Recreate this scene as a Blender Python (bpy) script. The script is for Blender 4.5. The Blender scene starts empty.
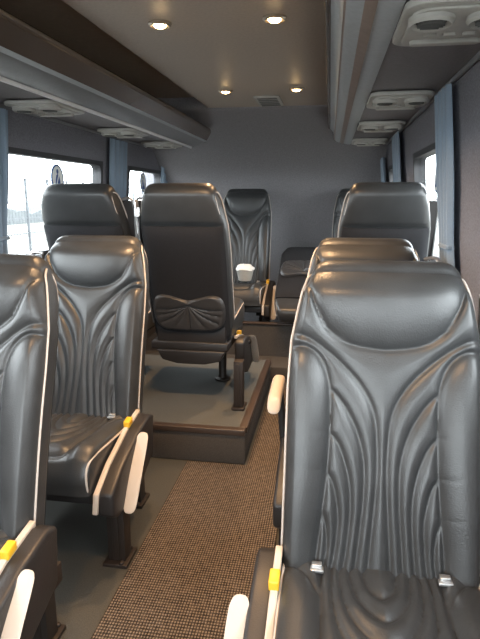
import bpy, math, random
import numpy as np
from mathutils import Matrix, Vector
random.seed(7)
R = math.radians
PI = math.pi
sc = bpy.context.scene
col = sc.collection

# ------------------------------------------------------------------ helpers
def newmesh(name, verts, faces, smooth=True):
    me = bpy.data.meshes.new(name)
    me.from_pydata([tuple(map(float, v)) for v in verts], [], [tuple(int(i) for i in f) for f in faces])
    me.update()
    if smooth:
        me.polygons.foreach_set('use_smooth', [True] * len(me.polygons))
    return me

class MB:
    """collects closed shapes into one mesh"""
    def __init__(s):
        s.v, s.f, s.m = [], [], []
    def add(s, vs, fs, mi=0):
        b = len(s.v)
        s.v += [tuple(v) for v in vs]
        s.f += [tuple(i + b for i in f) for f in fs]
        s.m += [mi] * len(fs)
        return s
    def box(s, x0, x1, y0, y1, z0, z1, mi=0):
        vs = [(x, y, z) for x in (x0, x1) for y in (y0, y1) for z in (z0, z1)]
        return s.add(vs, [(0, 1, 3, 2), (4, 6, 7, 5), (0, 4, 5, 1), (2, 3, 7, 6), (0, 2, 6, 4), (1, 5, 7, 3)], mi)
    def prism(s, poly, a, b, axis='x', mi=0):
        """extrude a 2D polygon; axis = direction of extrusion"""
        n = len(poly)
        def P(p, t):
            if axis == 'x': return (t, p[0], p[1])
            if axis == 'y': return (p[0], t, p[1])
            return (p[0], p[1], t)
        vs = [P(p, a) for p in poly] + [P(p, b) for p in poly]
        fs = [tuple(range(n)), tuple(range(2 * n - 1, n - 1, -1))]
        fs += [(i, (i + 1) % n, n + (i + 1) % n, n + i) for i in range(n)]
        return s.add(vs, fs, mi)
    def tube(s, pts, r, n=8, closed=False, flat=1.0, mi=0):
        pts = [Vector(p) for p in pts]
        m = len(pts)
        vs, fs = [], []
        up = None
        for i, p in enumerate(pts):
            if closed:
                t = pts[(i + 1) % m] - pts[i - 1]
            else:
                t = pts[min(i + 1, m - 1)] - pts[max(i - 1, 0)]
            t.normalize()
            if up is None:
                up = Vector((0, 0, 1)) if abs(t.z) < .9 else Vector((1, 0, 0))
            a = t.cross(up).normalized()
            up = a.cross(t).normalized()
            rr = r[i] if isinstance(r, (list, tuple)) else r
            for k in range(n):
                an = 2 * PI * k / n
                vs.append(p + a * math.cos(an) * rr + up * math.sin(an) * rr * flat)
        rng = m if closed else m - 1
        for i in range(rng):
            j = (i + 1) % m
            for k in range(n):
                k2 = (k + 1) % n
                fs.append((i * n + k, i * n + k2, j * n + k2, j * n + k))
        if not closed:
            fs.append(tuple(range(n - 1, -1, -1)))
            fs.append(tuple((m - 1) * n + k for k in range(n)))
        return s.add(vs, fs, mi)
    def lathe(s, prof, c, n=24, axis='z', mi=0, sx=1, sy=1):
        vs, fs = [], []
        m = len(prof)
        for r, h in prof:
            for k in range(n):
                a = 2 * PI * k / n
                x, y = r * math.cos(a) * sx, r * math.sin(a) * sy
                vs.append((c[0] + x, c[1] + y, c[2] + h) if axis == 'z' else (c[0] + h, c[1] + x, c[2] + y))
        for i in range(m - 1):
            for k in range(n):
                k2 = (k + 1) % n
                fs.append((i * n + k, i * n + k2, (i + 1) * n + k2, (i + 1) * n + k))
        fs.append(tuple(range(n - 1, -1, -1)))
        fs.append(tuple((m - 1) * n + k for k in range(n)))
        return s.add(vs, fs, mi)
    def mesh(s, name, smooth=False, bevel=0):
        me = newmesh(name, s.v, s.f, smooth)
        me.polygons.foreach_set('material_index', s.m)
        import bmesh
        bm = bmesh.new(); bm.from_mesh(me)
        bmesh.ops.recalc_face_normals(bm, faces=bm.faces)
        if bevel:
            bmesh.ops.bevel(bm, geom=[e for e in bm.edges if len(e.link_faces) == 2 and e.calc_face_angle(0) > .6],
                            offset=bevel, segments=3, profile=.5, affect='EDGES', clamp_overlap=True)
            for f in bm.faces: f.smooth = True
        bm.to_mesh(me); bm.free()
        if bevel or smooth:
            try: me.set_sharp_from_angle(angle=R(40))
            except Exception: pass
        return me

def link(name, me, mats, parent=None, loc=None):
    o = bpy.data.objects.new(name, me)
    col.objects.link(o)
    if not isinstance(mats, (list, tuple)): mats = [mats]
    if len(me.materials) == 0:
        for m in mats: me.materials.append(m)
    if parent: o.parent = parent
    if loc: o.location = loc
    return o
def empty(name, loc=(0, 0, 0), rz=0):
    o = bpy.data.objects.new(name, None)
    o.empty_display_size = .1
    o.location = loc; o.rotation_euler = (0, 0, rz)
    col.objects.link(o)
    return o
def tag(o, label, cat, group=None, kind=None):
    o['label'] = label; o['category'] = cat
    if group: o['group'] = group
    if kind: o['kind'] = kind
    return o
def struct(name, me, m, parent=None):
    o = link(name, me, m, parent)
    if parent is None: o['kind'] = 'structure'
    return o
def copy_tree(o, parent=None):
    c = o.copy(); col.objects.link(c)
    if parent: c.parent = parent
    for ch in list(o.children): copy_tree(ch, c)
    return c
def catmull(P, n=10, closed=False):
    P = [np.array(p, float) for p in P]
    out = []
    m = len(P)
    for i in range(m if closed else m - 1):
        if closed: p0, p1, p2, p3 = P[i - 1], P[i], P[(i + 1) % m], P[(i + 2) % m]
        else: p0, p1, p2, p3 = P[max(i - 1, 0)], P[i], P[i + 1], P[min(i + 2, m - 1)]
        for k in range(n):
            t = k / n
            out.append(.5 * ((2 * p1) + (p2 - p0) * t + (2 * p0 - 5 * p1 + 4 * p2 - p3) * t * t + (3 * p1 - p0 - 3 * p2 + p3) * t ** 3))
    if not closed: out.append(P[-1])
    return out
def rrect(w, h, r, n=6, cx=0, cy=0):
    out = []
    for (sx, sy, a0) in ((1, 1, 0), (-1, 1, 90), (-1, -1, 180), (1, -1, 270)):
        for k in range(n + 1):
            a = R(a0 + 90 * k / n)
            out.append((cx + sx * (w / 2 - r) + r * math.cos(a), cy + sy * (h / 2 - r) + r * math.sin(a)))
    return out

# ------------------------------------------------------------------ materials
def mat(name, c, rough=.6, metal=0, spec=.5, noise=0, nscale=40, bump=0, bscale=200, coat=0, sheen=0, emit=None, es=0):
    m = bpy.data.materials.new(name); m.use_nodes = True
    nt = m.node_tree; b = nt.nodes['Principled BSDF']
    b.inputs['Base Color'].default_value = (*c, 1)
    b.inputs['Roughness'].default_value = rough
    b.inputs['Metallic'].default_value = metal
    b.inputs['Specular IOR Level'].default_value = spec
    b.inputs['Coat Weight'].default_value = coat
    b.inputs['Sheen Weight'].default_value = sheen
    tc = nt.nodes.new('ShaderNodeTexCoord')
    if noise:
        n = nt.nodes.new('ShaderNodeTexNoise'); n.inputs['Scale'].default_value = nscale
        n.inputs['Detail'].default_value = 4
        nt.links.new(tc.outputs['Object'], n.inputs['Vector'])
        r = nt.nodes.new('ShaderNodeMapRange')
        r.inputs['From Min'].default_value = .3; r.inputs['From Max'].default_value = .7
        r.inputs['To Min'].default_value = 1 - noise; r.inputs['To Max'].default_value = 1 + noise
        nt.links.new(n.outputs['Fac'], r.inputs['Value'])
        mx = nt.nodes.new('ShaderNodeVectorMath'); mx.operation = 'SCALE'
        mx.inputs[0].default_value = c
        nt.links.new(r.outputs['Result'], mx.inputs['Scale'])
        nt.links.new(mx.outputs[0], b.inputs['Base Color'])
    if bump:
        n2 = nt.nodes.new('ShaderNodeTexNoise'); n2.inputs['Scale'].default_value = bscale
        n2.inputs['Detail'].default_value = 3
        nt.links.new(tc.outputs['Object'], n2.inputs['Vector'])
        bp = nt.nodes.new('ShaderNodeBump'); bp.inputs['Strength'].default_value = bump
        bp.inputs['Distance'].default_value = .003
        nt.links.new(n2.outputs['Fac'], bp.inputs['Height'])
        nt.links.new(bp.outputs['Normal'], b.inputs['Normal'])
    if emit:
        b.inputs['Emission Color'].default_value = (*emit, 1)
        b.inputs['Emission Strength'].default_value = es
    return m
M = {}
M['leather'] = mat('leather', (.034, .035, .036), .37, noise=.15, nscale=14, bump=.22, bscale=260, spec=.55)
M['leather_dark'] = mat('leather_pleat', (.040, .039, .040), .42, bump=.25, bscale=260)
M['fabric'] = mat('shell_fabric', (.018, .018, .020), .9, noise=.3, nscale=300, bump=.4, bscale=500, spec=.2)
M['piping'] = mat('piping', (.50, .45, .41), .45)
M['cream'] = mat('cream_plastic', (.48, .42, .36), .42)
M['black'] = mat('black_plastic', (.022, .020, .020), .42, bump=.2, bscale=300)
M['brown_metal'] = mat('brown_metal', (.030, .022, .018), .5, metal=.2)
M['yellow'] = mat('yellow_button', (.72, .40, .02), .4)
M['steel'] = mat('steel', (.55, .55, .55), .35, metal=.9)
M['strap'] = mat('strap', (.55, .56, .60), .7, noise=.1, nscale=400)
M['wall'] = mat('wall_carpet', (.19, .188, .212), .95, noise=.22, nscale=160, bump=.4, bscale=400, spec=.2)
M['headliner'] = mat('headliner', (.23, .22, .23), .9, noise=.15, nscale=120, bump=.3, bscale=400, spec=.2)
M['ceil'] = mat('ceiling_panel', (.42, .36, .30), .55, noise=.08, nscale=90, bump=.1, bscale=300, spec=.4)
M['ceil_reflect'] = mat('ceiling_side_reflect', (.38, .29, .22), .35, noise=.1)  # brown lifted to stand in for reflections on the unlit upper ceiling
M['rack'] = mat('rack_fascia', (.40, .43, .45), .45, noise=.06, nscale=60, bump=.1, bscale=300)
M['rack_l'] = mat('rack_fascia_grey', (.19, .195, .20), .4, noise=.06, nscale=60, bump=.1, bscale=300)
M['rack_under'] = mat('rack_underside', (.19, .18, .19), .7, noise=.1, nscale=120, bump=.2, bscale=400)
M['rack_strip'] = mat('rack_strip', (.26, .20, .165), .35, noise=.12, nscale=30)
M['lip'] = mat('rack_lip', (.13, .10, .08), .22, metal=.2)
M['trim_glare'] = mat('glare_trim', (.92, .92, .93), .25)  # near-white colour stands in for windows reflected in the metal trim
M['vent'] = mat('vent_plastic', (.40, .39, .36), .5, noise=.05, nscale=50)
M['ventdark'] = mat('vent_slots', (.09, .09, .085), .6)
M['curtain'] = mat('curtain_cloth', (.20, .26, .33), .9, noise=.1, nscale=300, sheen=.3)
M['rubber'] = mat('window_rubber', (.03, .03, .033), .6)
M['floor'] = mat('floor_vinyl', (.058, .057, .050), .7, noise=.25, nscale=220, bump=.3, bscale=400)
M['plinth_mat'] = mat('plinth_matting', (.085, .088, .083), .8, noise=.2, nscale=200, bump=.3, bscale=400)
M['plinth_side'] = mat('plinth_carpet', (.065, .058, .052), .95, noise=.3, nscale=250, bump=.4, bscale=400)
M['edge_trim'] = mat('brown_edge_trim', (.055, .038, .030), .4)
M['white'] = mat('white_paper', (.85, .85, .82), .7)
M['sticker_blue'] = mat('sticker_blue', (.03, .08, .25), .5)
M['bezel'] = mat('lamp_bezel', (.5, .42, .33), .3, metal=.7)
M['bulb'] = mat('lamp_bulb', (1, .8, .5), .4, emit=(1, .66, .30), es=22)
M['ground'] = mat('pale_ground', (.125, .115, .098), .95, noise=.15, nscale=.8)
M['road'] = mat('pale_tarmac', (.115, .112, .105), .95, noise=.1, nscale=2)
M['fence'] = mat('fence_steel', (.05, .056, .062), .6)
M['hedge'] = mat('hedge_leaves', (.075, .082, .085), .95, noise=.15, nscale=3)  # grey-blue leaf colour has the distance haze mixed in
M['body'] = mat('body_paint', (.5, .5, .5), .5)

def glass_mat():
    m = bpy.data.materials.new('window_glass'); m.use_nodes = True
    nt = m.node_tree; nt.nodes.clear()
    o = nt.nodes.new('ShaderNodeOutputMaterial'); t = nt.nodes.new('ShaderNodeBsdfTransparent')
    g = nt.nodes.new('ShaderNodeBsdfGlossy'); g.inputs['Roughness'].default_value = .02
    t.inputs['Color'].default_value = (.93, .96, .96, 1)
    lw = nt.nodes.new('ShaderNodeLayerWeight'); lw.inputs['Blend'].default_value = .5
    pw = nt.nodes.new('ShaderNodeMath'); pw.operation = 'POWER'; pw.inputs[1].default_value = 5
    nt.links.new(lw.outputs['Facing'], pw.inputs[0])
    f = nt.nodes.new('ShaderNodeMath'); f.operation = 'MULTIPLY_ADD'; f.inputs[1].default_value = .6; f.inputs[2].default_value = .03
    nt.links.new(pw.outputs[0], f.inputs[0])
    x = nt.nodes.new('ShaderNodeMixShader')
    nt.links.new(f.outputs[0], x.inputs[0]); nt.links.new(t.outputs[0], x.inputs[1])
    nt.links.new(g.outputs[0], x.inputs[2]); nt.links.new(x.outputs[0], o.inputs[0])
    return m
M['glass'] = glass_mat()

def ribbed_carpet():
    m = bpy.data.materials.new('ribbed_carpet'); m.use_nodes = True
    nt = m.node_tree; b = nt.nodes['Principled BSDF']; L = nt.links.new
    tc = nt.nodes.new('ShaderNodeTexCoord')
    w1 = nt.nodes.new('ShaderNodeTexWave'); w1.bands_direction = 'X'; w1.inputs['Scale'].default_value = 33
    w1.inputs['Distortion'].default_value = 1.2; w1.inputs['Detail Scale'].default_value = 12
    w2 = nt.nodes.new('ShaderNodeTexWave'); w2.bands_direction = 'Y'; w2.inputs['Scale'].default_value = 26
    w2.inputs['Distortion'].default_value = 2.5; w2.inputs['Detail Scale'].default_value = 14
    n = nt.nodes.new('ShaderNodeTexNoise'); n.inputs['Scale'].default_value = 70; n.inputs['Detail'].default_value = 5
    for x in (w1, w2, n): L(tc.outputs['Object'], x.inputs['Vector'])
    mul = nt.nodes.new('ShaderNodeMath'); mul.operation = 'MULTIPLY'
    L(w1.outputs['Fac'], mul.inputs[0]); L(w2.outputs['Fac'], mul.inputs[1])
    add = nt.nodes.new('ShaderNodeMath'); add.operation = 'MULTIPLY_ADD'; add.inputs[1].default_value = .6
    L(n.outputs['Fac'], add.inputs[0]); L(mul.outputs[0], add.inputs[2])
    r = nt.nodes.new('ShaderNodeValToRGB')
    r.color_ramp.elements[0].position = .28; r.color_ramp.elements[0].color = (.022, .018, .015, 1)
    r.color_ramp.elements[1].position = 1.0; r.color_ramp.elements[1].color = (.27, .215, .17, 1)
    L(add.outputs[0], r.inputs[0]); L(r.outputs[0], b.inputs['Base Color'])
    b.inputs['Roughness'].default_value = .95; b.inputs['Specular IOR Level'].default_value = .2
    bp = nt.nodes.new('ShaderNodeBump'); bp.inputs['Strength'].default_value = .6; bp.inputs['Distance'].default_value = .004
    L(add.outputs[0], bp.inputs['Height']); L(bp.outputs[0], b.inputs['Normal'])
    return m
M['runner'] = ribbed_carpet()

# ------------------------------------------------------------------ seat geometry
def seg_dist(PX, PZ, polys):
    """distance of every grid point to the nearest crease polyline"""
    d = np.full(PX.shape, 9.0)
    for pl in polys:
        pl = np.array(pl)
        for a, b in zip(pl[:-1], pl[1:]):
            e = b - a; l2 = max(e @ e, 1e-12)
            t = np.clip(((PX - a[0]) * e[0] + (PZ - a[1]) * e[1]) / l2, 0, 1)
            d = np.minimum(d, np.hypot(PX - a[0] - t * e[0], PZ - a[1] - t * e[1]))
    return d
HW, LB = .225, .70
def mir(P): return [[(s * u, v) for u, v in P] for s in (1, -1)]
U_CREASE = [(1.02, .985), (.90, .93), (.78, .862), (.62, .795), (.36, .750), (0, .735)]
BOLSTER = [(1.05, .735), (.84, .738), (.68, .705), (.58, .64), (.545, .55), (.555, .35), (.61, .15), (.66, -.02)]
CR = []
for P in ([*U_CREASE], BOLSTER,
          [(1.05, .785), (.80, .765), (.52, .705), (.25, .62), (.10, .53), (.055, .42), (.055, .28), (.09, .12), (.12, -.02)],
          [(.55, .60), (.40, .545), (.26, .46), (.185, .36), (.18, .24), (.215, .10), (.25, -.02)],
          [(.55, .46), (.44, .41), (.345, .32), (.31, .22), (.33, .10), (.375, -.02)],
          [(.565, .33), (.49, .28), (.435, .19), (.445, .09), (.49, -.02)],
          [(.60, .20), (.555, .14), (.54, .07), (.575, -.02)]):
    for Q in mir(P):
        CR.append([(p[0] * HW, p[1] * LB) for p in catmull(Q, 8)])

def half_w(v):
    return np.interp(v, [0, .3, .6, .76, .88, .96, 1.0], [.231, .231, .232, .228, .213, .201, .190])
RECL = .235
def spine(v):
    y = .055 + RECL * v + .018 * np.sin(v * PI * 1.0) * -1 + .0 * v
    return y, .42 + LB * v * .985
def backrest_mesh():
    nu = 151
    us = np.linspace(-1, 1, nu)
    us = np.sign(us) * (1 - (1 - np.abs(us)) ** 1.15)
    vf = np.linspace(0, 1, 230)
    caps = np.linspace(0, PI, 17)[1:-1]
    vb = np.linspace(1, 0, 60)
    rows = []
    # front
    tilt = math.atan2(RECL, LB)
    n = np.array([-math.cos(tilt), math.sin(tilt)]) # forward normal (y,z)
    tg = np.array([math.sin(tilt), math.cos(tilt)])
    edge = np.sqrt(np.clip(1 - np.abs(us) ** 11, 0, 1)) * .60 + .40
    lower = .020 * np.abs(us) ** 11
    V, UU = np.meshgrid(vf, us, indexing='ij')
    hw = half_w(V)
    PX = UU * hw; PXn = UU * HW; PV = V * LB
    d = seg_dist(PXn, PV, CR)
    # zones
    head = np.interp(np.abs(UU).ravel(), [0, .36, .62, .78, .90, 1.02], [.735, .750, .795, .862, .93, .985]).reshape(UU.shape)
    inhead = V > head
    puff = .0100 * (1 - np.exp(-(d / .0062) ** 1.2)) + .005 * (1 - np.exp(-(d / .028) ** 2))
    big = .012 * (1 - np.exp(-(d / .010) ** 1.2)) + .006 * (1 - np.exp(-(d / .035) ** 2))
    bol_u = np.interp(V.ravel(), [-.02, .15, .35, .55, .64, .705, .738], [.66, .61, .555, .545, .58, .68, .84]).reshape(UU.shape)
    inbol = (V < .735) & (np.abs(UU) > bol_u)
    bulge = .010 * (1 - np.exp(-(d / .009) ** 1.3)) + .017 * np.sin(np.clip(d / .06, 0, 1) * PI / 2)
    h = np.where(inhead, big, np.where(inbol, bulge, puff))
    # long concave dish of the centre panel, softer towards the top
    h += .012 * np.clip(np.abs(UU), 0, 1) ** 2 * (1 - inhead)
    rr = np.clip((V - .69) / .24, 0, 1)
    h += .036 * rr * rr * (3 - 2 * rr) * (1 - .35 * np.abs(UU) ** 4)
    for _ in range(1):
        g = h.copy()
        g[1:-1, 1:-1] = (h[1:-1, 1:-1] * 2 + h[:-2, 1:-1] + h[2:, 1:-1] + h[1:-1, :-2] + h[1:-1, 2:]) / 6
        h = g
    top = np.clip((V - .90) / .10, 0, 1)
    h *= 1 - .80 * top ** 2
    h -= .007 * np.exp(-(np.abs(UU) - 1) ** 2 / .0008) * 0
    ef = np.clip((1 - np.abs(UU)) / .10, 0, 1) ** .5
    h *= .25 + .75 * ef
    T0 = .050
    ys, zs = spine(vf)
    for i, v in enumerate(vf):
        T = T0 * edge + h[i]
        lo = lower * np.clip((v - .8) / .2, 0, 1)
        rows.append(np.stack([PX[i], ys[i] + n[0] * T - tg[0] * lo, zs[i] + n[1] * T - tg[1] * lo], 1))
    y1, z1 = spine(1.0)
    hw1 = half_w(1.0)
    backT = lambda v: T0 + .018 * np.clip((v - .80) / .02, 0, 1) * np.sqrt(np.clip(1 - ((v - .90) / .13) ** 2, 0, 1))
    for a in caps:
        Tn = (T0 * edge + h[-1]) if a < PI / 2 else (backT(1.0) * edge)
        c, s_ = math.cos(a), math.sin(a)
        TT = .040 * edge
        sx = 1 - .02 * s_
        rows.append(np.stack([us * hw1 * sx, y1 + n[0] * Tn * c + tg[0] * (TT * s_ - lower),
                              z1 + n[1] * Tn * c + tg[1] * (TT * s_ - lower)], 1))
    for v in vb:
        yb, zb = spine(v)
        T = backT(v) * edge
        lo = lower * np.clip((v - .8) / .2, 0, 1)
        rows.append(np.stack([us * half_w(v), yb - n[0] * T - tg[0] * lo, zb - n[1] * T - tg[1] * lo], 1))
    verts = np.concatenate(rows)
    nr = len(rows)
    idx = lambda r, c: r * nu + c
    faces = []
    for r in range(nr - 1):
        for c in range(nu - 1):
            faces.append((idx(r, c), idx(r, c + 1), idx(r + 1, c + 1), idx(r + 1, c)))
    # close the two flanks: front row i <-> back row by nearest v
    nf, nc, nb = len(vf), len(caps), len(vb)
    for c in (0, nu - 1):
        ff = list(range(nf + nc // 2 + 1)); bb = list(range(nr - 1, nf + nc // 2, -1))
        # map ladders of different length with triangles/quads
        i = j = 0
        while i < len(ff) - 1 or j < len(bb) - 1:
            fi = i / (len(ff) - 1); fj = j / (len(bb) - 1)
            if (fi <= fj and i < len(ff) - 1) or j >= len(bb) - 1:
                t = (idx(ff[i], c), idx(ff[i + 1], c), idx(bb[j], c)); i += 1
            else:
                t = (idx(ff[i], c), idx(bb[j + 1], c), idx(bb[j], c)); j += 1
            if len(set(t)) == 3: faces.append(t if c == 0 else t[::-1])
    faces.append(tuple([idx(0, c) for c in range(nu)] + [idx(nr - 1, c) for c in range(nu - 1, -1, -1)])[::-1])
    me = newmesh('backrest', verts, faces)
    import bmesh
    bm = bmesh.new(); bm.from_mesh(me); bmesh.ops.recalc_face_normals(bm, faces=bm.faces); bm.to_mesh(me); bm.free()
    try: me.set_sharp_from_angle(angle=R(70))
    except Exception: pass
    return me
TILT = math.atan2(RECL, LB)
def bpt(x, v, off):
    """point on the backrest: off = distance from the spine towards the back (+) or front (-)"""
    y, z = spine(v)
    return (x, y + math.cos(TILT) * off, z - math.sin(TILT) * off)
def piping_mesh(s):
    m = MB()
    if s:
        P = []
        for v in np.linspace(.02, .93, 40):
            P.append(bpt(s * (float(half_w(v)) + .0015), v, -.030))
        for v, off in ((.965, -.028), (.99, -.015), (1.0, .005), (.985, .028), (.955, .040), (.925, .046), (.89, .047), (.87, .046)):
            P.append(bpt(s * (float(half_w(v)) + .001 - (.010 if off > 0 else .002)), v, off))
        m.tube(catmull(P, 2), .0032, 8)
    return m.mesh('piping', True)
def shell_mesh():
    """fabric back of the backrest, rounded slab from the head roll down below the cushion"""
    m = MB(); nu = 25
    vs = np.linspace(-.22, .79, 40)
    verts, faces = [], []
    us = np.linspace(-1, 1, nu)
    for side in (0, 1):
        for v in vs:
            e = 1 - max(0, (-.05 - v)) * 1.2
            for u in us:
                x = u * (float(half_w(max(v, 0))) - .012) * e
                bul = .030 * math.sqrt(max(0, 1 - abs(u) ** 5)) * math.sqrt(max(0, 1 - (abs(v - .285) / .51) ** 8))
                off = .052 + (bul if side == 0 else -.02)
                if v < 0: off -= .35 * v * v
                y, z = spine(v)
                verts.append((x, y + math.cos(TILT) * off, z - math.sin(TILT) * off))
    nr = len(vs)
    for r in range(nr - 1):
        for c in range(nu - 1):
            a = r * nu + c
            faces.append((a, a + 1, a + nu + 1, a + nu))
            b = a + nr * nu
            faces.append((b, b + nu, b + nu + 1, b + 1))
    o = nr * nu
    for r in range(nr - 1):
        for c in (0, nu - 1):
            faces.append((r * nu + c, (r + 1) * nu + c, o + (r + 1) * nu + c, o + r * nu + c))
    for c in range(nu - 1):
        for r in (0, nr - 1):
            faces.append((r * nu + c, r * nu + c + 1, o + r * nu + c + 1, o + r * nu + c))
    return MB().add(verts, faces).mesh('back_shell', True)
def bow_mesh():
    """pleated bow shaped panel low on the back"""
    na, nr = 96, 22
    half = [(0, .074), (.06, .086), (.12, .100), (.172, .094), (.200, .058), (.205, 0), (.192, -.062), (.15, -.094), (.07, -.102)]
    out = catmull(half + [(0, -.104)] + [(-x, y) for x, y in half[:0:-1]], 6, True)
    c = np.array([0, .045])
    verts, faces = [], []
    N = len(out)
    creases = []
    for a in (-172, -158, -140, -118, -90, -62, -40, -22, -8):
        e = c + np.array([math.cos(R(a)), math.sin(R(a))]) * np.array([.21, .15])
        mid = c + (e - c) * .5 + np.array([0, -.012 if abs(a) not in (90,) else 0])
        creases.append(catmull([c, mid, e], 6))
    for k in range(nr + 1):
        t = k / nr
        for p in out:
            q = c + (np.array(p) - c) * (1 - t)
            d = seg_dist(np.array([q[0]]), np.array([q[1]]), creases)[0]
            de = np.linalg.norm(np.array(p) - q)
            h = .005 + .007 * (1 - math.exp(-d / .006)) * min(1, de / .015) + .005 * min(1, de / .02)
            if k == 0: h = -.006
            verts.append((q[0], q[1], h))
    for k in range(nr):
        for i in range(N):
            j = (i + 1) % N
            faces.append((k * N + i, k * N + j, (k + 1) * N + j, (k + 1) * N + i))
    faces.append(tuple(range(N))[::-1])
    V = []
    v0 = .150
    for (a, b, h) in verts:
        v = v0 + b / LB
        V.append(bpt(-a, v, .082 + h))
    return MB().add(V, faces).mesh('pleated_panel', True)
def cushion_mesh():
    nx, ny = 101, 96
    CD = .43
    us = np.linspace(-1, 1, nx); us = np.sign(us) * (1 - (1 - np.abs(us)) ** 1.2)
    ds = np.linspace(0, 1, ny)
    cr = []
    for P in ([(.64, -.02), (.60, .3), (.60, .7), (.55, .93), (.3, .97), (0, .975)],
              [(.50, -.02), (.50, .25), (.44, .55), (.26, .76), (0, .83)],
              [(.375, -.02), (.41, .2), (.34, .45), (.18, .60), (0, .66)],
              [(.25, -.02), (.30, .15), (.25, .33), (.12, .45), (0, .50)],
              [(.12, -.02), (.17, .12), (.12, .27), (0, .34)],
              [(1.02, .12), (.8, .2), (.62, .35)]):
        for Q in mir(P): cr.append([(p[0] * HW, p[1] * CD) for p in catmull(Q, 8)])
    D, UU = np.meshgrid(ds, us, indexing='ij')
    d = seg_dist(UU * HW, D * CD, cr)
    h = .009 * (1 - np.exp(-d / .008)) + .008 * np.clip(d / .04, 0, 1)
    side = np.abs(UU) > .62
    h += side * .010 * np.clip((np.abs(UU) - .62) / .12, 0, 1)
    edge = np.sqrt(np.clip(1 - np.abs(UU) ** 10, 0, 1))
    rows = []
    for i, t in enumerate(ds):
        z = .434 + .042 * t ** 1.1 + h[i]
        # roll over the front
        z = z - .035 * max(0, (t - .86) / .14) ** 2
        z = z - .03 * (1 - edge[i])
        rows.append(np.stack([us * HW * (1 - .02 * t), np.full(nx, .06 - t * (CD + .03)), z], 1))
    for k in range(1, 15):
        a = k / 14
        w = us * HW * .98
        bul = .030 * math.sin(min(1, a * 1.25) * PI * .62)
        y = .06 - (CD + .03) - bul * (edge[0] * .6 + .4)
        z = rows[ny - 1][:, 2] * (1 - a) + .345 * a
        rows.append(np.stack([w, y, z], 1))
    for k in range(1, 9):
        a = k / 8
        rows.append(np.stack([us * HW * .97, np.full(nx, .06 - (CD + .03) * (1 - a)), np.full(nx, .345)], 1))
    verts = np.concatenate(rows); nr = len(rows)
    faces = []
    for r in range(nr - 1):
        for c in range(nx - 1):
            a = r * nx + c
            faces.append((a, a + nx, a + nx + 1, a + 1))
    for c in range(nx - 1):
        a, b = c, (nr - 1) * nx + c
        faces.append((a, a + 1, b + 1, b))
    # flanks
    top = list(range(0, ny)); front = list(range(ny, ny + 14)); bot = list(range(nr - 1, ny + 13, -1))
    for c in (0, nx - 1):
        loop = [r * nx + c for r in range(nr)]
        i, j = 0, len(loop) - 1
        while j - i > 1:
            if i < ny - 1 and (i / (ny + 6)) <= ((len(loop) - 1 - j) / 9) or j <= ny + 14:
                t = (loop[i], loop[i + 1], loop[j]); i += 1
            else:
                t = (loop[i], loop[j - 1], loop[j]); j -= 1
            faces.append(t if c else t[::-1])
    me = MB().add(verts, faces).mesh('cushion', True)
    try: me.set_sharp_from_angle(angle=R(70))
    except Exception: pass
    return me
def cushion_piping(s):
    m = MB()
    if s:
        P = [(s * .224, .03, .438), (s * .224, -.10, .446), (s * .222, -.25, .456), (s * .220, -.34, .462), (s * .216, -.392, .455), (s * .213, -.414, .43), (s * .214, -.420, .39), (s * .214, -.412, .345)]
        m.tube(catmull(P, 6), .004, 8)
    return m.mesh('cushion_piping', True)

def arm_meshes(s, up=False):
    """aisle side unit; s=+1 on +x side"""
    D = {}
    b = MB()
    prof = [(-.40, .265), (-.36, .235), (-.12, .23), (.03, .29), (.05, .45), (.0, .468), (-.12, .450), (-.30, .395), (-.40, .345)]
    b.prism(prof, s * .234, s * .292, 'x')
    D['side_panel'] = b.mesh('side_panel', bevel=.012)
    t = MB()
    tp = [(.02, .547), (-.12, .527), (-.30, .472), (-.41, .415), (-.425, .35), (-.412, .345), (-.398, .405), (-.30, .455), (-.12, .508), (.02, .53)]
    t.prism([(a, b - .068) for a, b in tp], s * .228, s * .246, 'x')
    D['trim_strip'] = t.mesh('trim_strip', bevel=.003)
    y = MB(); y.prism([(-.075, .487), (-.115, .480), (-.115, .455), (-.075, .462)], s * .226, s * .250, 'x')
    D['recline_button'] = y.mesh('recline_button', bevel=.004)
    a = MB()
    P = catmull([(s * .308, -.14, .435), (s * .311, -.17, .415), (s * .313, -.235, .345), (s * .313, -.29, .270), (s * .311, -.305, .245)] if not up else
                [(s * .304, -.06, .640), (s * .306, -.09, .650), (s * .306, -.17, .645), (s * .306, -.25, .636), (s * .304, -.28, .630)], 6)
    n = len(P); rr = [.024 * (1 - abs(2 * i / (n - 1) - 1) ** 6) ** .5 + .004 for i in range(n)]
    vs, fs = [], []
    K = 16
    for i, p in enumerate(P):
        for k in range(K):
            an = 2 * PI * k / K
            c, q = math.cos(an), math.sin(an)
            c = math.copysign(abs(c) ** .7, c); q = math.copysign(abs(q) ** .7, q)
            vs.append((p[0] + c * rr[i] * .84, p[1] + q * rr[i] * 1.15 * .7, p[2] + q * rr[i] * 1.15 * .7))
    for i in range(n - 1):
        for k in range(K):
            k2 = (k + 1) % K
            fs.append((i * K + k, i * K + k2, (i + 1) * K + k2, (i + 1) * K + k))
    fs.append(tuple(range(K))); fs.append(tuple((n - 1) * K + k for k in range(K))[::-1])
    a.add(vs, fs)
    D['armrest'] = a.mesh('armrest', True)
    g = MB(); g.tube([(s * .275, -.135, .40), (s * .300, -.14, .412)] if not up else [(s * .28, -.10, .40), (s * .30, -.11, .63)], .014, 12)
    D['armrest_hinge'] = g.mesh('armrest_hinge', True)
    k_ = MB(); k_.tube(catmull([(s * .296, -.34, .34), (s * .300, -.20, .385), (s * .300, -.05, .40), (s * .297, .02, .37)], 6), .004, 6)
    D['panel_seam'] = k_.mesh('panel_seam', True)
    return D
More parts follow.
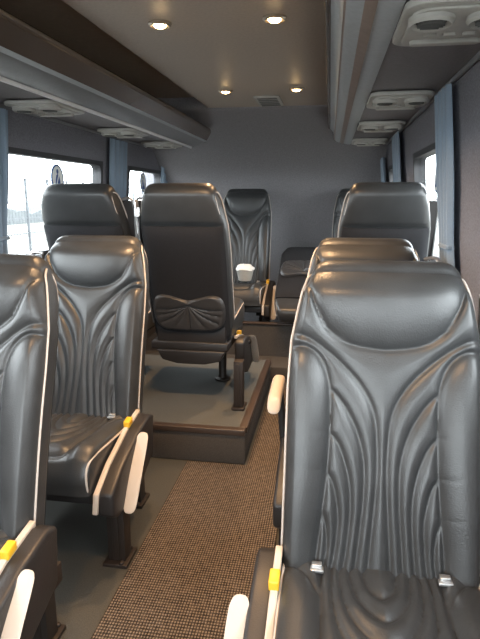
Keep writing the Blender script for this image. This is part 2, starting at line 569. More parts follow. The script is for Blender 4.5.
def leg_mesh(x0):
    m = MB()
    for y in (-.26, .12):
        x = x0 - math.copysign(.075, x0) * (y > 0)
        m.box(x - .032, x + .032, y - .03, y + .03, .012, .30)
        m.box(x - .012, x + .012, y - .036, y + .036, .02, .29)
        m.box(x - .045, x + .045, y - .055, y + .055, 0, .014)
        m.lathe([(.010, 0), (.010, .008), (.006, .012)], (x + .022, y - .045, .012), 10)
        m.lathe([(.010, 0), (.010, .008), (.006, .012)], (x + .022, y + .045, .012), 10)
    xa, xb = sorted((x0, x))
    m.box(xa - .015, xb + .015, -.24, .10, .24, .30)
    return m.mesh('leg', bevel=.002)
def rear_leg_mesh(s):
    m = MB(); x = s * .285
    m.box(x - .026, x + .026, .155, .215, .012, .26)
    m.box(x - .010, x + .010, .149, .221, .02, .25)
    m.box(x - .036, x + .036, .125, .235, 0, .014)
    return m.mesh('leg', bevel=.002)
def round_leg_mesh(s):
    m = MB(); m.lathe([(.052, 0), (.052, .010), (.030, .016), (.026, .03), (.026, .31)], (s * .10, -.27, 0), 20)
    return m.mesh('leg', True)
def frame_mesh():
    m = MB()
    m.box(-.215, .235, -.38, .14, .288, .335)
    m.box(-.20, .20, .02, .13, .33, .45)
    m.prism([(-.20, .29), (-.17, .235), (-.08, .215), (.08, .215), (.17, .235), (.20, .29)], .06, .15, 'y')
    return m.mesh('seat_frame', bevel=.008)
def hoop_mesh(s):
    """seat belt tower on the s side: pale edged dark plate"""
    m = MB(); y = .17
    x0, x1 = s * 0.2050, s * .2626
    top = catmull([(x0, y + .05, 1.075), (s * 0.2302, y + .05, 1.082), (s * 0.2504, y + .05, 1.078), (x1 - s * .0021, y + .045, 1.055), (x1, y + .03, .98), (s * 0.2576, y, .80), (s * 0.2460, y - .06, .60), (s * 0.2374, y - .10, .42)], 6)
    m.tube(top, .0065, 8)
    return m.mesh('belt_hoop', True)
def hoop_panel(s):
    m = MB(); y = .17
    pts = catmull([(s * 0.2050, 1.070), (s * 0.2460, 1.070), (s * 0.2583, 1.045), (s * 0.2583, .98), (s * 0.2532, .80), (s * 0.2417, .60), (s * 0.2338, .44), (s * 0.2122, .44), (s * 0.2100, .8)], 4, False)
    vs = []
    for off in (-.008, .008):
        for p in pts:
            yy = np.interp(p[1], [.42, .6, .8, .98, 1.07], [y - .10, y - .06, y, y + .03, y + .05])
            vs.append((p[0], yy + off, p[1]))
    n = len(pts)
    fs = [tuple(range(n)), tuple(range(2 * n - 1, n - 1, -1))] + [(i, (i + 1) % n, n + (i + 1) % n, n + i) for i in range(n)]
    return m.add(vs, fs).mesh('belt_tower')
def strap_mesh(s):
    m = MB()
    P = catmull([(s * 0.2460, .205, 1.075), (s * 0.2460, .185, 1.03), (s * 0.2532, .14, .93), (s * 0.2626, .08, .75), (s * 0.2648, .0, .55), (s * 0.2460, -.02, .42)], 8)
    vs, fs = [], []
    for p in P:
        for a, b in ((-.020, -.001), (.020, -.001), (.020, .001), (-.020, .001)):
            vs.append((p[0] + s * b, p[1] + a, p[2]))
    for i in range(len(P) - 1):
        for k in range(4):
            k2 = (k + 1) % 4
            fs.append((i * 4 + k, i * 4 + k2, i * 4 + 4 + k2, i * 4 + 4 + k))
    fs += [(0, 1, 2, 3), tuple(len(P) * 4 - 4 + k for k in (3, 2, 1, 0))]
    return m.add(vs, fs).mesh('belt_strap')
def buckle_mesh(s):
    m = MB(); m.prism(rrect(.030, .050, .008, 4, s * 0.2460, 1.015), .190, .200, 'y')
    m.prism(rrect(.018, .012, .003, 3, s * 0.2460, 1.022), .184, .192, 'y')
    return m.mesh('belt_guide', bevel=.002)
def clip_mesh(s):
    m = MB()
    if s:
        m.box(s * .145 - .016, s * .145 + .016, -.034, -.016, .452, .460)
        m.box(s * .145 - .012, s * .145 + .012, -.026, -.010, .456, .468)
    return m.mesh('cover_clips', bevel=.002)

ME = dict(back=backrest_mesh(), pipe={s: piping_mesh(s) for s in (1, -1)}, shell=shell_mesh(), bow=bow_mesh(), cush=cushion_mesh(), cpipe={s: cushion_piping(s) for s in (1, -1)},
          frame=frame_mesh(), clips={s: clip_mesh(s) for s in (1, -1)})
for s in (1, -1):
    ME[s] = dict(arm_meshes(s), leg=leg_mesh(s * .248), rleg=rear_leg_mesh(s), rleg2=round_leg_mesh(s), hoop=hoop_mesh(s), plate=hoop_panel(s), strap=strap_mesh(s), guide=buckle_mesh(s))
ME['up'] = arm_meshes(-1, True)

def seat(x, y, z, aisle, label, rz=0, arm=True, hoop=None, fold=None, strap=True, zs=1, xs=1, up=False, name='passenger_seat'):
    """aisle = local side (+1/-1) that carries the armrest unit"""
    r = empty(name, (x, y, z), rz)
    r.scale = (xs, 1, zs)
    tag(r, label, 'seat', 'leather passenger seats')
    b = link('backrest', ME['back'], M['leather'], r)
    s1 = link('back_shell', ME['shell'], M['fabric'], r)
    w = link('pleated_panel', ME['bow'], M['leather_dark'], s1)
    if fold: w.location = (0, .045, .110)
    c = link('seat_cushion', ME['cush'], M['leather'], r)
    for q in (1, -1):
        link('piping', ME['pipe'][q], M['piping'], b)
        link('piping', ME['cpipe'][q], M['piping'], c)
        link('cover_clip', ME['clips'][q], M['steel'], c)
    link('seat_frame', ME['frame'], M['black'], r)
    if fold:
        mt = Matrix.Translation((0, .06, .64)) @ Matrix.Rotation(fold, 4, 'X') @ Matrix.Translation((0, -.04, -.44))
        for o in (b, s1): o.matrix_local = mt
    if fold: link('leg', ME[aisle]['rleg2'], M['brown_metal'], r)
    elif rz:
        link('leg', ME[aisle]['rleg'], M['brown_metal'], r); link('leg', ME[aisle]['rleg2'], M['brown_metal'], r)
    else: link('leg', ME[aisle]['leg'], M['brown_metal'], r)
    if arm:
        D = ME[aisle]
        sp = link('side_panel', D['side_panel'], M['black'], r)
        link('trim_strip', D['trim_strip'], M['cream'], sp)['label'] = 'cream trim strip'
        link('recline_button', D['recline_button'], M['yellow'], sp)['label'] = 'yellow recline button'
        D2 = ME['up'] if up else D
        a = link('armrest', D2['armrest'], M['vent'] if rz else M['cream'], r); a['label'] = 'cream armrest swung up level' if up else 'grey armrest' if rz else 'cream armrest folded down'
        if rz:
            for q in (sp, a): q.location.z = -.13
        link('armrest_hinge', D2['armrest_hinge'], M['black'], a)
    hs = hoop if hoop is not None else -aisle
    if hs:
        D = ME[hs]
        t = link('belt_tower', D['plate'], M['black'], r)
        link('belt_rail', D['hoop'], M['steel'], t)
        if strap:
            st = link('belt_strap', D['strap'], M['strap'], r)
            link('belt_guide', D['guide'], M['steel'], st)
            if rz: st.location = (0, .052, 0)
            else: st.scale = (1.09, 1, 1)
        if not rz: t.scale = (1.09, 1, 1)
    return r

seat(.145, 1.15, 0, -1, 'large black leather seat nearest on the right, facing us, filling the lower right corner')
seat(.145, 1.96, 0, -1, 'black leather seat facing us directly behind the nearest right seat, only its headrest showing', up=True)
seat(-.982, 1.15, 0, 1, 'black leather seat cut off by the left edge, the nearest seat on the left')
seat(-.975, 1.93, 0, 1, 'whole black leather seat facing us, second on the left, beside the carpet runner', xs=1.02)
PZ = .187
seat(-.728, 2.93, PZ, -1, 'rear-facing seat at the aisle end of the raised plinth, black back with pleated bow panel', rz=PI, hoop=1, xs=.97, zs=1.035)
seat(-1.257, 2.93, PZ, 1, 'rear-facing black seat on the plinth against the large left window', rz=PI, arm=False, hoop=-1, strap=False, xs=.99, zs=1.035)
seat(.262, 2.93, PZ, -1, 'rear-facing grey-black seat on the right, rising behind the two right-hand headrests', rz=PI, arm=False, hoop=-1, strap=False, xs=.93, zs=1.035)
seat(-.705, 4.46, .117, 1, 'far black leather seat against the rear wall with a small pale tub on its cushion', hoop=0, zs=1.10, xs=.95)
seat(-.185, 4.46, .117, 1, 'rear wall seat with its backrest folded flat forward, showing its pleated back panel', hoop=0, arm=False, fold=R(134), xs=.9)
seat(.245, 4.46, .117, 1, 'rear wall seat on the far right, only its left piped edge showing', hoop=0, arm=False, zs=1.10, xs=.92)

# tub on the far seat
t = MB(); t.lathe([(.040, 0), (.046, .004), (.062, .075), (.066, .078), (.064, .082), (.058, .078), (.044, .010), (.01, .008)], (0, 0, 0), 28)
tub = empty('food_tub', (-.655, 4.28, .655)); tub.scale = (1.12, 1.12, 1.12); tag(tub, 'small pale tapered tub standing on the cushion of the far rear seat', 'tub')
link('tub_body', t.mesh('tub_body', True), M['vent'], tub)
t = MB(); 
vs, fs = [], []
for i in range(9):
    for k in range(24):
        a = 2 * PI * k / 24; rr = .066 * math.cos(i / 8 * PI / 2) ** .6 + .001
        vs.append((rr * math.cos(a) * (1 + .06 * math.sin(5 * a)), rr * math.sin(a) * (1 + .06 * math.sin(5 * a)), .080 + .034 * math.sin(i / 8 * PI / 2) + .006 * math.sin(3 * a + i)))
for i in range(8):
    for k in range(24):
        k2 = (k + 1) % 24; fs.append((i * 24 + k, i * 24 + k2, i * 24 + 24 + k2, i * 24 + 24 + k))
fs.append(tuple(range(24))[::-1]); fs.append(tuple(8 * 24 + k for k in range(24)))
link('paper_lid', t.add(vs, fs).mesh('paper_lid', True), M['white'], tub)['label'] = 'crumpled white paper cover'

# ------------------------------------------------------------------ bus shell
Y0, Y1 = -1.3, 5.05
def wx(side, z):  # inner wall surface
    return (-1.50 - max(0, 1.73 - z) * .075) if side < 0 else (.43 + max(0, 1.73 - z) * .105)
ZW0, ZW1 = 1.01, 1.53
WIN = {-1: [(-.95, -.1), (.25, 1.95), (2.36, 3.55), (4.05, 4.86)], 1: [(-.95, -.1), (.2, 1.30), (2.29, 3.22), (3.95, 4.5)]}
def skew(m, side, y0, y1, z0, z1, th=.05, off=0):
    a0, a1 = wx(side, z0) + off * side, wx(side, z1) + off * side
    vs = []
    for y in (y0, y1):
        vs += [(a0, y, z0), (a0 + side * th, y, z0), (a1 + side * th, y, z1), (a1, y, z1)]
    m.add(vs, [(0, 1, 2, 3), (7, 6, 5, 4), (0, 4, 5, 1), (1, 5, 6, 2), (2, 6, 7, 3), (3, 7, 4, 0)])
for side, nm in ((-1, 'wall_left'), (1, 'wall_right')):
    m = MB()
    skew(m, side, Y0, Y1, -.02, ZW0); skew(m, side, Y0, Y1, ZW1, 1.73)
    m.box(*sorted((wx(side, 1.73), wx(side, 1.73) + side * .05)), Y0, Y1, 1.73, 1.98)
    ys = [Y0] + [v for w in WIN[side] for v in w] + [Y1]
    for a, b in zip(ys[::2], ys[1::2]): skew(m, side, a, b, ZW0, ZW1)
    struct(nm, m.mesh(nm), M['wall'])
k = 1
for side in (-1, 1):
    for (a, b) in WIN[side]:
        w = empty('window_%d' % k, (0, 0, 0)); w['kind'] = 'structure'
        # frame: rounded inner opening
        cy, cz, W_, H_ = (a + b) / 2, (ZW0 + ZW1) / 2, b - a, ZW1 - ZW0
        o = rrect(W_ + .03, H_ + .03, .001, 8, cy, cz); i_ = rrect(W_ - .03, H_ - .025, .05, 8, cy, cz)
        n = len(o); vs, fs = [], []
        for ring, off in ((o, -.006), (i_, -.006), (i_, .056), (o, .056)):
            for (y, z) in ring: vs.append((wx(side, z) + side * off, y, z))
        for q in range(4):
            q2 = (q + 1) % 4
            for j in range(n):
                j2 = (j + 1) % n
                fs.append((q * n + j, q * n + j2, q2 * n + j2, q2 * n + j))
        link('window_frame', MB().add(vs, fs).mesh('window_frame'), M['rubber'], w)
        p = MB(); skew(p, side, a - .01, b + .01, ZW0 - .01, ZW1 + .01, .004, .014)
        link('window_pane', p.mesh('window_pane'), M['glass'], w)
        k += 1
# floor, ceiling, rear and front
m = MB(); m.box(-1.70, .62, Y0, Y1, -.05, 0); struct('floor', m.mesh('floor'), M['floor'])
m = MB(); m.box(-1.56, .50, Y0, Y1, 1.97, 2.0); struct('ceiling', m.mesh('ceiling'), M['ceil_reflect'])
m = MB(); m.box(-.84, .01, Y0, 3.80, 1.90, 1.968); struct('ceiling_centre', m.mesh('ceiling_centre', bevel=.01), M['ceil'])
m = MB(); m.box(-1.75, .66, Y1, Y1 + .05, -.02, 2.0); struct('wall_rear', m.mesh('wall_rear'), M['headliner'])
P = catmull([(3.78, 1.968), (3.79, 1.898), (3.95, 1.868), (4.25, 1.815), (4.58, 1.715), (4.83, 1.56), (4.97, 1.38), (5.03, 1.18), (5.045, .9)], 6)
m = MB(); prof = [tuple(p) for p in P] + [(5.06, .9), (5.06, 1.968)]
# curved rear headliner built as strips so that it stays convex
n = len(P)
vs, fs = [], []
for i, p in enumerate(P):
    wl, wr = wx(-1, min(p[1], 1.73)), wx(1, min(p[1], 1.73))
    vs += [(wl, p[0], p[1]), (wr, p[0], p[1]), (wl, min(p[0] + .03, 5.05), p[1] + .02), (wr, min(p[0] + .03, 5.05), p[1] + .02)]
for i in range(n - 1):
    a, b = i * 4, i * 4 + 4
    fs += [(a, a + 1, b + 1, b), (a + 2, b + 2, b + 3, a + 3), (a, b, b + 2, a + 2), (a + 1, a + 3, b + 3, b + 1)]
fs += [(0, 2, 3, 1), (n * 4 - 4, n * 4 - 3, n * 4 - 1, n * 4 - 2)]
struct('ceiling_rear', m.add(vs, fs).mesh('ceiling_rear', True), M['headliner'])
m = MB(); m.box(-1.7, .62, Y0 - .05, Y0, -.02, .80); m.box(-1.7, .62, Y0 - .05, Y0, 1.72, 2.0)
m.box(-1.7, -1.5, Y0 - .05, Y0, .8, 1.72); m.box(.42, .62, Y0 - .05, Y0, .8, 1.72)
struct('wall_front', m.mesh('wall_front'), M['wall'])
w = empty('window_9'); w['kind'] = 'structure'
m = MB(); m.box(-1.5, .42, Y0 - .03, Y0 - .024, .8, 1.72); link('window_pane', m.mesh('windscreen'), M['glass'], w)

# carpet runner in the aisle
m = MB(); m.prism([(-.668, -.3), (-.16, -.3), (-.16, 3.70), (-.362, 3.70), (-.362, 2.44), (-.668, 2.44)], .0, .008, 'z')
tag(link('carpet_runner', m.mesh('carpet_runner'), M['runner']), 'brown ribbed carpet runner lying along the aisle between the seats', 'carpet')

# plinths
def plinth(nm, x0, x1, y0, y1, h, label, side):
    r = empty(nm, (0, 0, 0)); tag(r, label, 'plinth')
    m = MB(); m.box(x0, x1, y0, y1, 0.001, h - .012)
    link('plinth_body', m.mesh('plinth_body', bevel=.004), M['plinth_side'], r)
    m = MB(); m.box(x0 + .03, x1 - .03, y0 + .03, y1 - .005, h - .012, h)
    link('top_mat', m.mesh('top_mat'), M['plinth_mat'], r)['label'] = 'grey top matting'
    m = MB(); m.box(x0, x1, y0 - .006, y0 + .035, h - .03, h + .001)
    if side > 0: m.box(x1 - .035, x1 + .006, y0 + .035, y1, h - .03, h + .001)
    else: m.box(x0 - .006, x0 + .035, y0 + .035, y1, h - .03, h + .001)
    link('edge_trim', m.mesh('edge_trim', bevel=.004), M['edge_trim'], r)['label'] = 'brown edge trim'
    return r
plinth('seat_plinth', -1.57, -.375, 2.455, 3.66, .186, 'low dark plinth with grey top carrying the two left rear-facing seats', 1)
plinth('seat_plinth', .00, .53, 2.56, 3.66, .186, 'low dark plinth under the single right rear-facing seat', -1)
r = empty('rear_step', (0, 0, 0)); tag(r, 'dark rear step with a kick panel beneath the seats along the rear wall', 'step')
m = MB(); m.box(-1.57, .53, 3.72, 5.04, .001, .115); link('step_body', m.mesh('step_body', bevel=.004), M['plinth_side'], r)
m = MB(); m.box(-1.50, .46, 3.99, 4.01, .115, .365); link('kick_panel', m.mesh('kick_panel'), M['plinth_side'], r)
m = MB(); m.box(-1.50, .46, 3.98, 4.02, .365, .380); link('edge_trim', m.mesh('edge_trim', bevel=.003), M['edge_trim'], r)['label'] = 'brown edge trim'

# ------------------------------------------------------------------ luggage racks
RY0, RY1 = -.9, 4.52
def rack(side):
    if side < 0: W0, B, L_, nm = -1.498, -1.14, -.93, 'left'
    else: W0, B, L_, nm = .428, .132, -.022, 'right'
    zb, zl = 1.725, 1.812
    d = 1 if side < 0 else -1     # towards the aisle
    r = empty('luggage_rack', (0, 0, 0))
    tag(r, 'long overhead luggage rack above the %s windows' % nm, 'luggage rack')
    m = MB()
    m.prism([(W0, zb), (B, zb - .004), (B, zb + .012), (W0, zb + .014)], RY0, RY1, 'y')
    link('underside', m.mesh('underside'), M['rack_under'], r)
    m = MB()
    pts = catmull([(B - d * .012, zb - .008), (B + d * .03, zb - .004), (B + d * .11, zb + .022), (L_ - d * .03, zl - .024), (L_, zl)], 5)
    pin = [(p[0] - d * .006, p[1] + .016) for p in pts][::-1]
    poly = [tuple(p) for p in pts] + pin
    vs, fs = [], []
    n = len(poly); h = len(pts)
    for y in (RY0, RY1): vs += [(p[0], y, p[1]) for p in poly]
    for i in range(n): fs.append((i, (i + 1) % n, n + (i + 1) % n, n + i))
    for i in range(h - 1):
        a, b, c, e = i, i + 1, n - 2 - i, n - 1 - i
        fs.append((a, b, c, e)); fs.append((n + a, n + e, n + c, n + b))
    m.add(vs, fs)
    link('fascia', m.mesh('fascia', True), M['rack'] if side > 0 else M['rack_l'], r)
    m = MB()
    if side < 0:
        m.tube([(B - .004, RY0, zb - .009), (B - .004, RY1, zb - .010)], .012, 8)
        link('glare_trim', m.mesh('glare_trim', True), M['trim_glare'], r)['label'] = 'metal trim with its window reflection painted white'
    else:
        i0 = pts[6]; i1 = pts[11]
        m.prism([(i0[0], i0[1] - .004), (i1[0], i1[1] - .004), (i1[0], i1[1] + .003), (i0[0], i0[1] + .003)], RY0, RY1, 'y')
        link('inlay_strip', m.mesh('inlay_strip'), M['rack_strip'], r)['label'] = 'brown inlay strip'
    if side < 0:
        i0 = pts[12]; m = MB()
        m.prism([(i0[0], i0[1] - .006), (L_ + .004, zl - .010), (L_ + .006, zl), (i0[0], i0[1] + .004)], RY0, RY1, 'y')
        link('glossy_band', m.mesh('glossy_band'), M['lip'], r)['label'] = 'glossy coppery band along the edge'
        m = MB(); m.prism([(i0[0] - .022, i0[1] - .014), (i0[0], i0[1] - .007), (i0[0], i0[1] + .002), (i0[0] - .022, i0[1] - .004)], RY0, RY1, 'y')
        link('pale_edging', m.mesh('pale_edging'), M['rack'], r)
    m = MB(); m.tube([(L_, RY0, zl + .004), (L_, RY1, zl + .004)], .011, 10)
    link('lip_rail', m.mesh('lip_rail', True), M['lip'], r)['label'] = 'coppery lip rail'
    m = MB()
    m.prism([(W0, zb + .014), (B, zb + .012), (L_ - d * .01, zl), (L_ - d * .1, zl - .02), (B, zb + .022), (W0, zb + .024)], RY1, RY1 + .02, 'y')
    link('end_cap', m.mesh('end_cap'), M['rack_l'], r)
    m = MB(); m.tube([(W0 + d * .008, RY0, zb - .006), (W0 + d * .008, RY1, zb - .006)], .010, 8)
    link('wall_rail', m.mesh('wall_rail', True), M['rack_l'], r)
    return r
rack(-1); rack(1)

# ------------------------------------------------------------------ overhead vent consoles
def vent_console():
    r = empty('air_vent', (0, 0, 0))
    m = MB()
    m.prism(rrect(.25, .34, .05, 6), -.016, .0, 'z')
    m.prism(rrect(.21, .29, .045, 6), -.022, -.014, 'z')
    link('console_plate', m.mesh('console_plate', bevel=.004), M['vent'], r)
    for y in (-.085,):
        for x in (-.062, .062):
            m = MB(); m.lathe([(.050, 0), (.050, -.010), (.044, -.017), (.036, -.012), (.034, -.006)], (x, y, -.020), 28)
            n = link('nozzle_ring', m.mesh('nozzle_ring', True), M['vent'], r)
            m = MB(); m.lathe([(.033, 0), (.033, -.004), (.028, -.006)], (x, y, -.026), 24)
            for q in range(-2, 3): m.box(x - math.sqrt(.030 ** 2 - (q * .011) ** 2), x + math.sqrt(.030 ** 2 - (q * .011) ** 2), y + q * .011 - .0015, y + q * .011 + .0015, -.038, -.030)
            link('nozzle', m.mesh('nozzle'), M['ventdark'], n)
    m = MB(); m.prism(rrect(.17, .030, .014, 6, 0, .095), -.032, -.020, 'z')
    link('reading_lamp', m.mesh('reading_lamp', bevel=.004), M['vent'], r)
    for x in (-.045, .0, .045):
        m = MB(); m.prism(rrect(.030, .016, .006, 4, x, .035), -.029, -.020, 'z')
        link('switch', m.mesh('switch', bevel=.002), M['vent'], r)
    return r
v0 = vent_console()
spots = [(-1.30, 1.35, 'left', ''),
         (-1.297, 2.45, 'left', 'nearest of those over the left windows'), (-1.297, 3.42, 'left', 'second along the left rack, above the gap between windows'),
         (-1.297, 4.22, 'left', 'farthest along the left rack'),
         (.270, 1.45, 'right', 'largest and nearest on the right, cut off by the top edge'), (.270, 2.50, 'right', 'second from the front under the right rack'),
         (.270, 3.36, 'right', 'third from the front under the right rack'), (.270, 4.25, 'right', 'farthest under the right rack')]
for i, (x, y, s_, lb) in enumerate(spots):
    if i == 0: continue      # out of view
    o = v0 if i == 1 else copy_tree(v0)
    o.location = (x, y, 1.7185)
    tag(o, 'pale air vent console, ' + lb, 'air vent', 'air vent consoles under the racks')
# ceiling grille
m = MB(); m.prism(rrect(.16, .34, .03, 5), -.010, 0, 'z')
r = empty('ceiling_grille', (-.395, 3.56, 1.90)); tag(r, 'pale slotted air grille in the ceiling between the far downlights', 'grille')
link('grille_plate', m.mesh('grille_plate', bevel=.003), M['vent'], r)
m = MB()
for q in range(5): m.box(-.06, .06, -.135 + q * .06, -.105 + q * .06, -.0125, -.009)
link('grille_slots', m.mesh('grille_slots'), M['ventdark'], r)

# ------------------------------------------------------------------ downlights
def downlight():
    r = empty('ceiling_downlight')
    m = MB(); m.lathe([(.020, 0), (.034, 0), (.034, -.004), (.028, -.009), (.020, -.006), (.018, -.001)], (0, 0, 0), 28)
    link('bezel', m.mesh('bezel', True), M['bezel'], r)
    m = MB(); m.lathe([(.018, -.001), (.018, -.007), (.014, -.011), (.006, -.013)], (0, 0, 0), 20)
    link('bulb', m.mesh('bulb', True), M['bulb'], r)['label'] = 'glowing warm bulb'
    return r
dl = downlight()
DL = [(-.605, 1.985, 'nearer left of the four in view'), (-.205, 1.985, 'nearer right of the four lit downlights, beside the right rack'),
      (-.605, 3.21, 'farther left of the four lit downlights'), (-.205, 3.21, 'farther right of the four lit downlights, beside the ceiling grille')]
for i, (x, y, lb) in enumerate(DL + [(-.605, .75, ''), (-.205, .75, '')]):
    o = dl if i == 0 else copy_tree(dl)
    o.location = (x, y, 1.90); o.scale = (1.2, 1.2, 1.2)
    tag(o, 'round warm ceiling lamp, ' + (lb or 'nearer than the four in view'), 'lamp', 'round ceiling downlights')
    L = bpy.data.lights.new('downlight_beam', 'SPOT'); L.energy = 34 if y > 1 else 22; L.color = (1, .60, .30)
    L.spot_size = R(128); L.spot_blend = 1; L.shadow_soft_size = .018
    lo = bpy.data.objects.new('downlight_beam', L); col.objects.link(lo); lo.location = (x, y, 1.872)

# ------------------------------------------------------------------ curtains
def curtain(side, y0, y1, zt, zb_, label, seed=0, gather=.55):
    rnd = random.Random(seed)
    ny, nz = 49, 30
    yc = (y0 + y1) / 2; W_ = (y1 - y0)
    vs, fs = [], []
    for back in (0, 1):
        for j in range(nz):
            t = j / (nz - 1); z = zt + (zb_ - zt) * t
            g = 1 - gather * math.exp(-((t - .74) / .22) ** 2) * .6
            for i in range(ny):
                u = i / (ny - 1) * 2 - 1
                y = yc + u * W_ / 2 * g
                x = wx(side, z) - side * (.035 + .015 * math.sin(u * 11 + seed) * (.6 + .4 * t)) + side * .003 * back
                vs.append((x, y, z))
    N = ny * nz
    for j in range(nz - 1):
        for i in range(ny - 1):
            a = j * ny + i
            fs.append((a, a + 1, a + ny + 1, a + ny)); fs.append((N + a, N + a + ny, N + a + ny + 1, N + a + 1))
    for j in range(nz - 1):
        for i in (0, ny - 1):
            a = j * ny + i; fs.append((a, a + ny, N + a + ny, N + a))
    for i in range(ny - 1):
        for j in (0, nz - 1):
            a = j * ny + i; fs.append((a, a + 1, N + a + 1, N + a))
    r = empty('curtain'); tag(r, label, 'curtain', 'narrow blue-grey window curtains')
    link('curtain_cloth', MB().add(vs, fs).mesh('curtain_cloth', True), M['curtain'], r)
    m = MB(); zt2 = zt + (zb_ - zt) * .74
    g = 1 - gather * .6
    x = wx(side, zt2) - side * .035
    m.prism(rrect(.036, W_ * g - .004, .012, 4, x, yc), zt2 - .008, zt2 + .008, 'z')
    link('tieback', m.mesh('tieback', bevel=.003), M['curtain'], r)
    return r
curtain(-1, 2.22, 2.42, 1.70, .92, 'grey-blue curtain at the far left edge of the picture before the left window', 1)
curtain(-1, 3.62, 3.92, 1.70, .92, 'grey-blue curtain on the left wall between the two bright left windows', 2)
curtain(-1, 4.80, 4.98, 1.70, 1.05, 'dim curtain on the left wall in the rear corner, beyond the second left window', 3)
curtain(1, 2.12, 2.36, 1.70, .92, 'pale blue curtain on the right, nearest and longest of the right-hand ones', 4)
curtain(1, 3.56, 3.90, 1.70, .92, 'blue curtain on the right beyond the bright right window', 5)
curtain(1, 4.55, 4.80, 1.62, .92, 'dim blue curtain on the right wall farthest back near the rear corner', 6)

# ------------------------------------------------------------------ stickers on the glass
def sticker(side, y, z, label, w=.15, h=.16):
    r = empty('window_sticker', (wx(side, z) + side * .010, y, z)); tag(r, label, 'sticker', 'oval seat belt stickers')
    def ell(a, b, t0, t1, m=None):
        m = m or MB(); m.prism([(a * math.cos(2 * PI * k / 32), b * math.sin(2 * PI * k / 32)) for k in range(32)], t0, t1, 'x'); return m
    link('sticker_rim', ell(w / 2, h / 2, -.0012, .0012).mesh('rim'), M['sticker_blue'], r)
    link('sticker_face', ell(w / 2 * .80, h / 2 * .86, -.0018, .0018).mesh('face'), M['white'], r)
    m = MB(); body = [(-.55, -.78), (.55, -.78), (.50, -.45), (.42, -.05), (.25, .28), (0, .36), (-.25, .28), (-.42, -.05), (-.50, -.45)]
    m.prism([(p[0] * w / 2 * .75, p[1] * h / 2 * .86) for p in body], -.0026, .0026, 'x')
    hd = [(math.cos(2 * PI * k / 16) * .011, math.sin(2 * PI * k / 16) * .014 + h * .24) for k in range(16)]
    m.prism(hd, -.0026, .0026, 'x')
    f = link('seated_figure', m.mesh('figure'), M['sticker_blue'], r)
    m = MB(); m.prism([(-.020, -.030), (-.012, -.034), (.016, .018), (.008, .022)], -.0032, .0032, 'x')
    link('belt_mark', m.mesh('belt'), M['white'], f)
sticker(-1, 2.965, 1.415, 'oval blue and white sticker on the large left window above the seat top')
sticker(-1, 4.42, 1.43, 'oval sticker on the small second left window')
sticker(1, 2.62, 1.41, 'oval sticker on the bright right window beside the pale blue curtain', .12)

# ------------------------------------------------------------------ outside
m = MB(); m.box(-60, 40, -30, 60, -.95, -.90); g = link('ground', m.mesh('ground'), M['ground']); g['kind'] = 'structure'
m = MB(); m.box(-9, -3.0, -30, 60, -.90, -.885); g = link('ground_road', m.mesh('road'), M['road']); tag(g, 'pale tarmac strip outside the left windows', 'road')
fr = empty('mesh_fence', (-11, 0, -.9)); tag(fr, 'tall grey wire mesh fence outside the left window', 'fence')
for i in range(0, 22):
    y = 6 + i * 1.6
    m = MB(); m.box(-.04, .04, y - .04, y + .04, 0, 2.9); link('post', m.mesh('post'), M['fence'], fr)
m = MB()
for z in (.05, .9, 1.45, 2.85): m.box(-.02, .02, 6, 40, z, z + .04)
for i in range(0, 170): m.box(-.006, .006, 6 + i * .2, 6.012 + i * .2, 0, 2.85)
for i in range(12): m.box(-.006, .006, 6, 40, .2 + i * .2, .212 + i * .2)
link('wire_mesh', m.mesh('wire_mesh'), M['fence'], fr)
vs, fs = [], []
nh = 60
for i in range(nh):
    y = 5 + i * 1.0
    hgt = 1.35 + .25 * math.sin(i * .9) + .15 * math.sin(i * 2.3)
    for (x, z) in ((-26, 0), (-26, hgt * .8), (-26.8, hgt), (-28, hgt * .9), (-28.4, 0)): vs.append((x, y, z - .9))
for i in range(nh - 1):
    for k in range(5):
        k2 = (k + 1) % 5; fs.append((i * 5 + k, i * 5 + k2, i * 5 + 5 + k2, i * 5 + 5 + k))
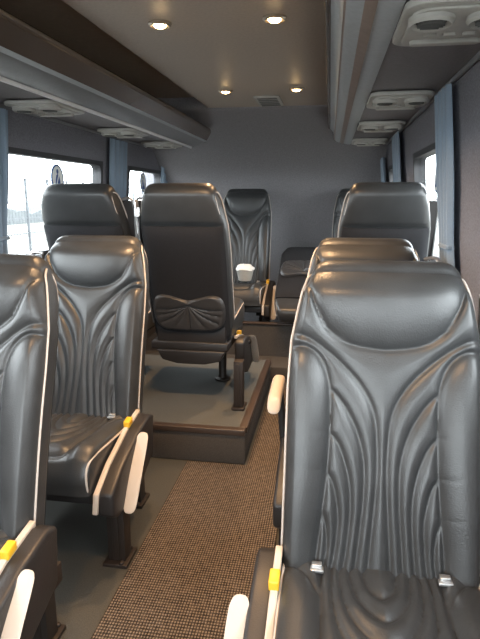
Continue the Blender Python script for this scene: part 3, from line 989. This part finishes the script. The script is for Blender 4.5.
fs += [tuple(range(5)), tuple((nh - 1) * 5 + k for k in range(5))[::-1]]
tag(link('hedge', MB().add(vs, fs).mesh('hedge', True), M['hedge']), 'pale hazy hedge far beyond the wire fence', 'hedge', kind='stuff')

w = bpy.data.worlds.new('World'); sc.world = w; w.use_nodes = True
nt = w.node_tree; bg = nt.nodes['Background']
bg.inputs['Color'].default_value = (.93, .96, 1.0, 1); bg.inputs['Strength'].default_value = 8.5

# window portals only guide the sampling of the sky
for side in (-1, 1):
    for (a, b) in WIN[side]:
        L = bpy.data.lights.new('window_portal', 'AREA'); L.shape = 'RECTANGLE'; L.size = b - a; L.size_y = ZW1 - ZW0
        L.cycles.is_portal = True
        o = bpy.data.objects.new('window_portal', L); col.objects.link(o)
        o.matrix_world = Matrix.Translation((wx(side, 1.27) + side * .06, (a + b) / 2, 1.27)) @ Matrix(((0, 0, side, 0), (1, 0, 0, 0), (0, side, 0, 0), (0, 0, 0, 1)))
L = bpy.data.lights.new('window_portal', 'AREA'); L.shape = 'RECTANGLE'; L.size = 1.92; L.size_y = .92; L.cycles.is_portal = True
o = bpy.data.objects.new('window_portal', L); col.objects.link(o)
o.location = (-.54, Y0 - .06, 1.26); o.rotation_euler = (R(90), 0, 0)

# ------------------------------------------------------------------ camera
cd = bpy.data.cameras.new('camera'); cam = bpy.data.objects.new('camera', cd); col.objects.link(cam)
cd.sensor_fit = 'HORIZONTAL'; cd.sensor_width = 36; cd.lens = 36 * 540 / 480
cd.clip_start = .02; cd.clip_end = 200
cam.location = (0, 0, 1.31)
cam.rotation_euler = (R(90 - 12.73), 0, R(9.234))
sc.camera = cam
sc.view_settings.view_transform = 'Standard'; sc.view_settings.look = 'None'
sc.view_settings.gamma = 1; sc.view_settings.use_curve_mapping = False
sc.view_settings.exposure = 0.88
sc.cycles.use_denoising = True
sc.cycles.max_bounces = 8; sc.cycles.diffuse_bounces = 4; sc.cycles.transparent_max_bounces = 12
sc.cycles.sample_clamp_indirect = 4
